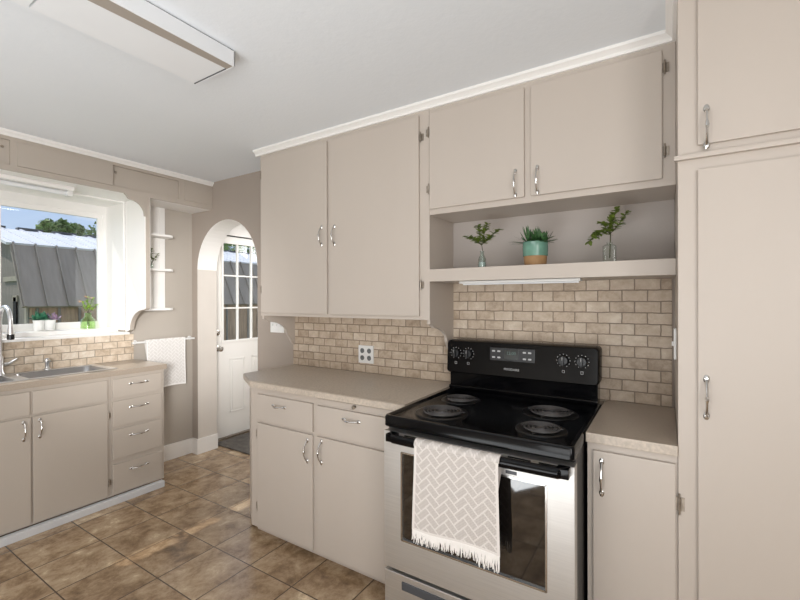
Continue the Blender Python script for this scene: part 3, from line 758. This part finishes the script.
bm = bmesh.new(); box(bm, -.915, -.345, dy0 - .002, dy0 + .006, .212, .246, .004); obj('drawer_grip', bm, M['grey'], dw)

# ------------------------------------------------------------------ outlets and switches
o = thing('outlet_plate', 'white four-socket outlet plate on the tiled backsplash', 'outlet', (-1.677, YR - .01, 1.034))
obj('plate', B(-1.738, -1.616, YR - .017, YR - .009, .978, 1.095, .003), M['plate'], o)
for x in (-1.706, -1.650):
    for z in (1.060, 1.013):
        bm = bmesh.new(); lathe(bm, [(.0165, .003), (.0165, -.002), (.015, -.003), (0, -.003)], (x, YR - .016, z), 16, 'y'); s_ = obj('socket', bm, M['socket'], o, smooth=True)
        bm = bmesh.new()
        for dx in (-.006, .006): box(bm, x + dx - .001, x + dx + .001, YR - .0195, YR - .0185, z, z + .008)
        obj('slot', bm, M['dark'], s_)
o = thing('switch_plate', 'white three-switch plate on the wall under the cabinet bracket', 'switch', (-2.54, YR, 1.2))
obj('plate', B(-2.615, -2.465, YR - .007, YR, 1.145, 1.258, .003), M['plate'], o)
for x in (-2.585, -2.54, -2.495): obj('toggle', B(x - .005, x + .005, YR - .018, YR - .006, 1.192, 1.212, .002), M['plate'], o)
o = thing('switch_plate', 'white outlet cover on the pantry side above the small counter', 'switch', (.03, 2.0, 1.25))
obj('plate', B(.025, .033, 1.93, 2.00, 1.165, 1.285, .003), M['plate'], o)
obj('toggle', B(.018, .026, 1.962, 1.970, 1.215, 1.232, .002), M['plate'], o)

# ------------------------------------------------------------------ ceiling fixture
cf = thing('ceiling_light', 'long white rectangular fluorescent fixture on the ceiling', 'light', (-1.64, .5, ZC))
fx0, fx1, fy0, fy1, fz = -1.775, -1.505, -.12, 1.105, 2.363
bm = bmesh.new(); box(bm, fx0 + .01, fx1 - .006, fy0, fy1 - .006, fz + .012, ZC - .004); box(bm, fx1 - .006, fx1, fy0, fy1, fz, ZC - .004, .002); box(bm, fx0, fx1, fy1 - .006, fy1, fz, ZC - .003, .002)
obj('housing', bm, M['diff'], cf)
bm = bmesh.new(); prism(bm, [(fx1 - .006, fy0), (fx1 - .006, fy1 - .006), (fx1 - .045, fy1 - .006), (fx1 - .095, fy0)], fz + .001, fz + .010, 'xy'); obj('band', bm, M['fixbeige'], cf, label='beige side band')  # plain beige band along the housing's lower edge
bm = bmesh.new(); prism(bm, [(fx1 - .045, fy1 - .008), (fx0, fy1 - .008), (fx0, .52), (fx1 - .069, .52)], fz + .002, fz + .012, 'xy'); obj('diffuser', bm, M['diff'], cf)
bm = bmesh.new(); prism(bm, [(fx1 - .070, .512), (fx0, .512), (fx0, fy0), (fx1 - .095, fy0)], fz - .002, fz + .012, 'xy'); obj('diffuser', bm, M['diff'], cf)
obj('gap_shadow', B(fx0 + .02, fx1 - .004, fy0, fy1 - .004, ZC - .006, ZC - .001), M['dark'], cf)  # dark filler standing in for the shadow between housing and ceiling
obj('end_seam', B(fx0, fx1 - .045, fy1 - .012, fy1 - .008, fz - .0005, fz + .004), M['grey'], cf)

# ------------------------------------------------------------------ plants
def leaf(bm, p, d, up, L, W, curl=.2, mi=0):
    d = d.normalized(); s = d.cross(up)
    if s.length < 1e-3: s = d.cross(Vector((1, 0, 0)))
    s.normalize(); n = s.cross(d)
    rows = [(0, .12), (.3, .85), (.6, 1), (.85, .6), (1, .05)]
    prev = None
    for t, w in rows:
        c = p + d * L * t - n * curl * L * t * t
        r = [bm.verts.new(c - s * W * w * .5), bm.verts.new(c + n * -.06 * W), bm.verts.new(c + s * W * w * .5)]
        if prev:
            for k in range(2):
                f = bm.faces.new((prev[k], prev[k + 1], r[k + 1], r[k])); f.material_index = mi
        prev = r
def sprig(bmS, bmL, pts, n, L, W, rnd, r=.0015, mi=0, start=.15):
    tube(bmS, pts, r, 5); P = [Vector(p) for p in pts]
    for i in range(n):
        t = (start + (1 - start) * i / (n - 1)) * (len(P) - 1); k = min(int(t), len(P) - 2); q = P[k].lerp(P[k + 1], t - k); ax = (P[k + 1] - P[k]).normalized()
        for s in range(2):
            a = rnd.random() * 6.28; o_ = Vector((math.cos(a), math.sin(a), rnd.uniform(-.4, .6)))
            leaf(bmL, q, ax * .5 + o_ * .9, Vector((0, 0, 1)), L * rnd.uniform(.7, 1.15), W * rnd.uniform(.8, 1.1), .2, mi)
def bottle(bm, c, s, hh):
    lathe(bm, [(0, .002), (s, .002), (s * 1.05, .01), (s, hh * .55), (s * .5, hh * .78), (s * .48, hh), (s * .58, hh), (s * .56, hh * .97), (s * .40, hh * .96), (s * .42, hh * .78), (s * .9, hh * .54), (s * .93, .008), (0, .006)], c, 20)
SH = 1.556
rnd = random.Random(11)
# left sprig vase
c = (-.783, 2.01, SH); t_ = thing('sprig_vase', 'small clear bottle with dark leafy sprigs, left on the plant shelf', 'plant', c)
bm = bmesh.new(); bottle(bm, c, .020, .085); obj('vase', bm, M['clearglass'], t_, smooth=True)
bm = bmesh.new(); lathe(bm, [(0, .006), (.016, .006), (.017, .03), (0, .031)], c, 16); obj('water', bm, M['water'], t_, smooth=True)
bS, bL = bmesh.new(), bmesh.new(); C0 = Vector(c)
tube(bS, [C0 + Vector((.022 * .5, 0, .012)), C0 + Vector((-.002, 0, .12))], .0018, 5)
for d_ in ((-.085, 0, .165), (-.026, .01, .22), (.030, -.01, .215), (.088, 0, .185), (.045, .01, .155), (-.05, -.01, .150)):
    e = Vector(d_); b0 = Vector((-.002, 0, .115)); sprig(bS, bL, [C0 + b0, C0 + b0.lerp(e, .5) + Vector((0, 0, .008)), C0 + e], 24, .024, .015, rnd)
obj('stem', bS, M['twig'], t_); obj('foliage', bL, M['leafo'], t_)
# teal pot
c = (-.522, 2.02, SH); t_ = thing('potted_succulent', 'spiky green succulents in a teal and clay glazed pot', 'plant', c); C0 = Vector(c)
bm = bmesh.new(); lathe(bm, [(0, .001), (.050, .001), (.053, .045), (.056, .046), (.058, .08), (.057, .108), (.059, .111), (.054, .113), (.052, .102), (0, .100)], c, 36, mi=[1, 1, 0, 0, 0, 0, 0, 0, 2])
obj('pot', bm, [M['teal'], M['clay'], M['dark']], t_, smooth=True)
bm = bmesh.new()
for cl, nn, L0, W0 in (((-.028, 0), 48, .085, .008), ((.018, .0), 40, .075, .012), ((.045, -.012), 26, .055, .014), ((-.002, .02), 24, .07, .01)):
    for i in range(nn):
        a = rnd.random() * 6.28; el = rnd.uniform(.15, 1.45); dv = Vector((math.cos(a) * math.cos(el), math.sin(a) * math.cos(el), math.sin(el)))
        leaf(bm, C0 + Vector((cl[0] + dv.x * .008, cl[1] + dv.y * .008, .104)), dv, Vector((0, 0, 1)), L0 * rnd.uniform(.75, 1.15), W0, -.1 if el > .8 else .15)
obj('foliage', bm, M['leafd'], t_)
# right sprig vase
c = (-.205, 2.01, SH); t_ = thing('sprig_vase', 'clear square bottle with tall olive sprigs, right on the plant shelf', 'plant', c); C0 = Vector(c)
bm = bmesh.new(); loft(bm, [rr(c[0] - .026, c[0] + .026, c[1] - .02, c[1] + .02, .008, SH + z) for z in (.001, .07)] + [rr(c[0] - .012, c[0] + .012, c[1] - .012, c[1] + .012, .008, SH + z) for z in (.078, .088)], True, False)
obj('vase', bm, M['clearglass'], t_, smooth=True)
bS, bL = bmesh.new(), bmesh.new()
tube(bS, [C0 + Vector((.0, 0, .02)), C0 + Vector((.004, 0, .13))], .0026, 6)
for pl in (((0, 0, .12), (-.035, 0, .135), (-.085, 0, .095)), ((0, 0, .12), (-.02, .01, .16), (-.035, .01, .175)), ((0, 0, .12), (.012, 0, .18), (.026, 0, .225)), ((0, 0, .12), (.035, 0, .16), (.066, 0, .21)), ((0, 0, .12), (.0, -.01, .16), (.012, -.01, .19)), ((0, 0, .13), (-.05, 0, .14), (-.062, .005, .125))):
    sprig(bS, bL, [C0 + Vector(q) for q in pl], 22, .023, .017, rnd)
obj('stem', bS, M['twig'], t_); obj('foliage', bL, M['leafo'], t_)
# white sill pot
c = (-3.90, 1.222, 1.174); t_ = thing('succulent_planter', 'small white twin pot of green and mauve succulents on the window sill', 'plant', c); C0 = Vector(c)
bm = bmesh.new()
for dy in (-.033, .033): lathe(bm, [(0, .001), (.028, .001), (.034, .075), (.036, .078), (.031, .078), (.030, .07), (0, .068)], (c[0], c[1] + dy, c[2]), 20)
obj('pot', bm, M['potw'], t_, smooth=True)
bm = bmesh.new()
for cl, nn, L0, W0, mi in (((0, -.045), 34, .055, .022, 0), ((.01, -.005), 36, .06, .024, 0), ((0, .035), 26, .05, .02, 1), ((.01, .062), 22, .05, .02, 1), ((-.01, -.02), 20, .075, .024, 0)):
    for i in range(nn):
        a = rnd.random() * 6.28; el = rnd.uniform(-.1, 1.4); dv = Vector((math.cos(a) * math.cos(el), math.sin(a) * math.cos(el), math.sin(el)))
        leaf(bm, C0 + Vector((cl[0], cl[1], .08)), dv, Vector((0, 0, 1)), L0 * rnd.uniform(.7, 1.1), W0, -.2, mi)
obj('foliage', bm, [M['leafb'], M['purple']], t_)
# green vase
c = (-3.84, 1.478, 1.174); t_ = thing('green_glass_vase', 'green glass bottle vase with small blossoms on the window sill', 'vase', c); C0 = Vector(c)
bm = bmesh.new(); bottle(bm, c, .048, .125); obj('vase', bm, M['greenglass'], t_, smooth=True)
bS, bL = bmesh.new(), bmesh.new()
for pl in (((.01, 0, .02), (0, 0, .12), (-.01, -.03, .21)), ((-.01, 0, .02), (0, .0, .12), (0, .03, .235)), ((0, .01, .02), (0, .01, .13), (.0, .06, .19)), ((0, 0, .03), (0, 0, .13), (0, .0, .25))):
    sprig(bS, bL, [C0 + Vector(q) for q in pl], 11, .026, .017, rnd, mi=0, start=.62)
for q in ((0, -.05, .215), (0, .02, .24), (.01, -.02, .25)):
    for i in range(14):
        a = rnd.random() * 6.28; leaf(bL, C0 + Vector(q), Vector((math.cos(a), math.sin(a), rnd.uniform(-.2, .9))), Vector((0, 0, 1)), .02, .012, .2, 1)
obj('stem', bS, M['twig'], t_); obj('foliage', bL, [M['leafy'], M['peach']], t_)
# shelf plant in corner unit
c = (-3.58, 1.82, 1.659); t_ = thing('bud_vase', 'small clear vase with olive leaves on the corner shelf', 'plant', c); C0 = Vector(c)
bm = bmesh.new(); bottle(bm, c, .02, .07); obj('vase', bm, M['clearglass'], t_, smooth=True)
bS, bL = bmesh.new(), bmesh.new()
for pl in (((0, 0, .02), (0, .02, .07), (0, -.02, .12)), ((0, 0, .02), (0, .03, .08), (0, .06, .125)), ((0, 0, .02), (0, .0, .1), (0, .01, .165))):
    sprig(bS, bL, [C0 + Vector(q) for q in pl], 10, .026, .016, rnd, start=.45)
obj('stem', bS, M['twig'], t_); obj('foliage', bL, M['leafo'], t_)

# ------------------------------------------------------------------ outside
struct('ground', B(-60, -4.2, -40, 60, -.75, -.65), M['grass'], label='lawn outside')
sh = thing('garden_shed', 'gambrel-roofed shed with grey metal lower roof outside the window', 'shed', (-10.5, 6, -.65))
EX, KX, GX = -8.5, -9.05, -10.85; EZ, KZ, GZ = 1.30, 2.335, 2.80; SY0, SY1 = 2.39, 11.0
bm = bmesh.new()
for q in ((EX - .15, 1),):
    box(bm, -13.1, EX - .12, SY0 + .12, SY1 - .1, -.65, 1.36)
prism(bm, [(EX - .12, 1.3), (KX - .08, KZ - .05), (GX, GZ - .05), (-12.6, KZ - .05), (-13.1, 1.3)], SY0 + .12, SY1 - .1, 'xz')
obj('wall', bm, M['wood'], sh)
bm = bmesh.new()
for k in range(30):
    y = SY0 + .2 + k * .29; box(bm, EX - .12, EX - .10, y, y + .04, -.65, 1.34)
obj('batten', bm, M['woodg'], sh)
bm = bmesh.new(); prism(bm, [(EX - .13, -.65), (EX - .13, 1.3), (KX - .1, KZ - .07), (GX, GZ - .07), (-12.5, KZ - .07), (-13.0, 1.3), (-13.0, -.65)], SY0 + .105, SY0 + .119, 'xz'); obj('gable_siding', bm, M['woodg'], sh)
bm = bmesh.new()
prism(bm, [(EX, EZ), (KX, KZ), (KX - .03, KZ - .03), (EX - .03, EZ - .02)], SY0, SY1, 'xz')
k = 0; y = SY0 + .02
while y < SY1:
    prism(bm, [(EX + .004, EZ), (KX + .004, KZ), (KX + .03, KZ + .02), (EX + .03, EZ + .01)], y, y + .025, 'xz'); y += .29
obj('lower_roof', bm, M['roofd'], sh, label='dark grey metal lower roof slope')
bm = bmesh.new()
prism(bm, [(KX + .03, KZ + .01), (GX, GZ), (GX, GZ - .05), (KX, KZ - .03)], SY0 - .05, SY1, 'xz'); prism(bm, [(GX, GZ), (-12.65, KZ), (-13.2, EZ), (-13.17, EZ), (-12.6, KZ - .03), (GX, GZ - .05)], SY0 - .05, SY1, 'xz')
y = SY0 + .02
while y < SY1:
    prism(bm, [(KX + .02, KZ + .01), (KX + .02, KZ + .035), (GX, GZ + .025), (GX, GZ)], y, y + .03, 'xz'); y += .29
obj('upper_roof', bm, M['roofl'], sh, label='bright white upper roof slope')
bm = bmesh.new(); y = SY0
while y < SY1 - .4:
    box(bm, GX - .08, GX + .06, y, y + .40, GZ + .0, GZ + .04); y += .58
obj('ridge_vent', bm, M['grey'], sh)
bm = bmesh.new(); box(bm, EX - .75, EX - .55, SY0 + .08, SY0 + .104, 1.38, 1.48); box(bm, EX - 1.2, EX - .35, SY0 + .08, SY0 + .104, 1.72, 1.80)
box(bm, EX - .2, EX - .12, SY0 + .08, SY0 + .104, -.6, 1.34); obj('gable_trim', bm, M['tan'], sh)
bm = bmesh.new(); box(bm, EX - .72, EX - .58, SY0 + .08, SY0 + .10, .0, 1.45); obj('doorway', bm, M['dark'], sh)

def tree(x, y, top, r, seed, label):
    rn = random.Random(seed); t_ = thing('leafy_tree', label, 'tree', (x, y, -.65))
    bm = bmesh.new(); tube(bm, [(x, y, -.65), (x + .1, y, 1.2), (x, y + .1, top - r * .9)], [.22, .16, .08], 8); obj('trunk', bm, M['bark'], t_, smooth=True)
    bm = bmesh.new(); blobs = [(rn.uniform(-.6, .6) * r, rn.uniform(-.7, .7) * r, rn.uniform(-.6, .45) * r, rn.uniform(.35, .6) * r) for _ in range(9)]
    for bx_, by_, bz_, br in blobs:
        for i in range(420):
            v = Vector((rn.gauss(0, 1), rn.gauss(0, 1), rn.gauss(0, 1))).normalized() * br * rn.uniform(.6, 1.05)
            p = Vector((x + bx_, y + by_, top - r + bz_)) + v; s = rn.uniform(.06, .13)
            a, b = Vector((rn.gauss(0, 1), rn.gauss(0, 1), rn.gauss(0, 1))).normalized(), Vector((rn.gauss(0, 1), rn.gauss(0, 1), rn.gauss(0, 1))).normalized()
            bm.faces.new([bm.verts.new(p + a * s), bm.verts.new(p + b * s), bm.verts.new(p - a * s * .7 - b * s * .4)])
    obj('foliage', bm, M['treeleaf'], t_)
for (x, y, top, r, sd, lb) in ((-17, 5.9, 4.2, .6, 1, 'small leafy tree above the shed ridge, leftmost through the window'), (-17, 7.7, 4.85, 1.2, 2, 'rounded leafy tree above the shed, at the window\'s right edge'), (-17, 13.0, 5.6, 2.2, 4, 'leafy tree seen through the back door glass above the shed')):
    tree(x, y, top, r, sd, lb)

# ------------------------------------------------------------------ world: blue sky with clouds
wd = bpy.data.worlds.new('World'); bpy.context.scene.world = wd; wd.use_nodes = True; nt = wd.node_tree; bg = nt.nodes['Background']
tc = N(nt, 'ShaderNodeTexCoord'); mp = N(nt, 'ShaderNodeMapping'); mp.inputs['Scale'].default_value = (1, 1, 2.6); nt.links.new(tc.outputs['Generated'], mp.inputs[0])
no = N(nt, 'ShaderNodeTexNoise'); no.inputs['Scale'].default_value = 4.2; no.inputs['Detail'].default_value = 7; no.inputs['Roughness'].default_value = .55; nt.links.new(mp.outputs[0], no.inputs[0])
cr = N(nt, 'ShaderNodeValToRGB'); cr.color_ramp.elements[0].position = .44; cr.color_ramp.elements[1].position = .62; nt.links.new(no.outputs[0], cr.inputs[0])
sx = N(nt, 'ShaderNodeSeparateXYZ'); nt.links.new(tc.outputs['Generated'], sx.inputs[0])
gr = N(nt, 'ShaderNodeValToRGB'); gr.color_ramp.elements[0].position = 0.0; gr.color_ramp.elements[0].color = srgb(206, 222, 242); gr.color_ramp.elements[1].position = .5; gr.color_ramp.elements[1].color = srgb(126, 168, 228)
nt.links.new(sx.outputs[2], gr.inputs[0])
mx = N(nt, 'ShaderNodeMixRGB'); mx.inputs[2].default_value = srgb(246, 247, 250); nt.links.new(cr.outputs[0], mx.inputs[0]); nt.links.new(gr.outputs[0], mx.inputs[1]); nt.links.new(mx.outputs[0], bg.inputs[0])
bg.inputs[1].default_value = 1.1

# ------------------------------------------------------------------ lights
def light(name, typ, loc, rot, energy, color=(1, 1, 1), **k):
    l = bpy.data.lights.new(name, typ); l.energy = energy; l.color = color
    for a, b in k.items(): setattr(l, a, b)
    o = bpy.data.objects.new(name, l); COL.objects.link(o); o.location = loc; o.rotation_euler = rot; return o
sd = Vector((.62, .30, -.80)).normalized()
s = light('sun', 'SUN', (-20, -8, 20), (0, 0, 0), 3.2, (1, .96, .9), angle=.01); s.rotation_euler = sd.to_track_quat('-Z', 'Y').to_euler()
def aim(d): return Vector(d).to_track_quat('-Z', 'Y').to_euler()
light('room_fill', 'AREA', (.9, -1.9, 2.25), aim((-.45, .75, -.38)), 15, (1, .985, .96), shape='RECTANGLE', size=2.4, size_y=1.6)  # added soft fill behind the camera, no real lamp there
light('ceiling_fill', 'AREA', (-1.2, -1.5, .3), aim((-.16, .12, 1)), 88, (.93, .97, 1), shape='RECTANGLE', size=3.2, size_y=1.5)  # unseen fill aimed up, added to brighten the ceiling
light('low_fill', 'AREA', (.1, -2.2, 1.0), aim((-.35, .9, 0)), 30, (.96, .98, 1), shape='RECTANGLE', size=1.8, size_y=1.0)  # unseen low fill, added to lift the lower cabinets
light('left_fill', 'AREA', (1.5, -1.0, 1.5), aim((-1, .42, -.08)), 36, (1, .985, .97), shape='RECTANGLE', size=1.2, size_y=1.2)  # added fill from the right for the sink wall
light('left_wall_fill', 'SPOT', (.3, -.7, 1.55), aim((-3.98, 2.75, -.25)), 700, (1, .99, .98), spot_size=math.radians(26), spot_blend=.9, shadow_soft_size=.3)  # added spot brightening the wall recess beside the window
light('alcove_fill', 'AREA', (-3.55, .8, 2.128), (0, 0, 0), 1.2, (1, 1, 1), shape='RECTANGLE', size=.02, size_y=.85)  # glow added below the unlit tube to brighten the alcove
light('vestibule_fill', 'AREA', (-3.0, 3.5, 2.1), aim((.1, -.6, -.8)), 15, (1, .98, .96), shape='RECTANGLE', size=.6, size_y=.6)  # added fill beyond the arch, not a fixture of the vestibule

# ------------------------------------------------------------------ camera
f, yaw, pt, ro = 420.2, math.radians(32.35), math.radians(.097), math.radians(-.1435)
F = Vector((-math.sin(yaw) * math.cos(pt), math.cos(yaw) * math.cos(pt), -math.sin(pt))); R0 = Vector((math.cos(yaw), math.sin(yaw), 0)); U0 = R0.cross(F)
R = R0 * math.cos(ro) + U0 * math.sin(ro); U = -R0 * math.sin(ro) + U0 * math.cos(ro)
cam = bpy.data.cameras.new('camera'); co = bpy.data.objects.new('camera', cam); COL.objects.link(co)
cam.sensor_width = 36; cam.lens = f / 800 * 36; cam.clip_start = .02; cam.clip_end = 300
mw = Matrix((R, U, -F)).transposed().to_4x4(); mw.translation = Vector((0, 0, 1.40)); co.matrix_world = mw
sc_ = bpy.context.scene; sc_.camera = co
sc_.view_settings.view_transform = 'Standard'; sc_.view_settings.look = 'None'; sc_.view_settings.exposure = 0
sc_.cycles.max_bounces = 10; sc_.cycles.diffuse_bounces = 6; sc_.cycles.caustics_reflective = False; sc_.cycles.caustics_refractive = False
sc_.cycles.use_denoising = True; sc_.cycles.sample_clamp_indirect = 4
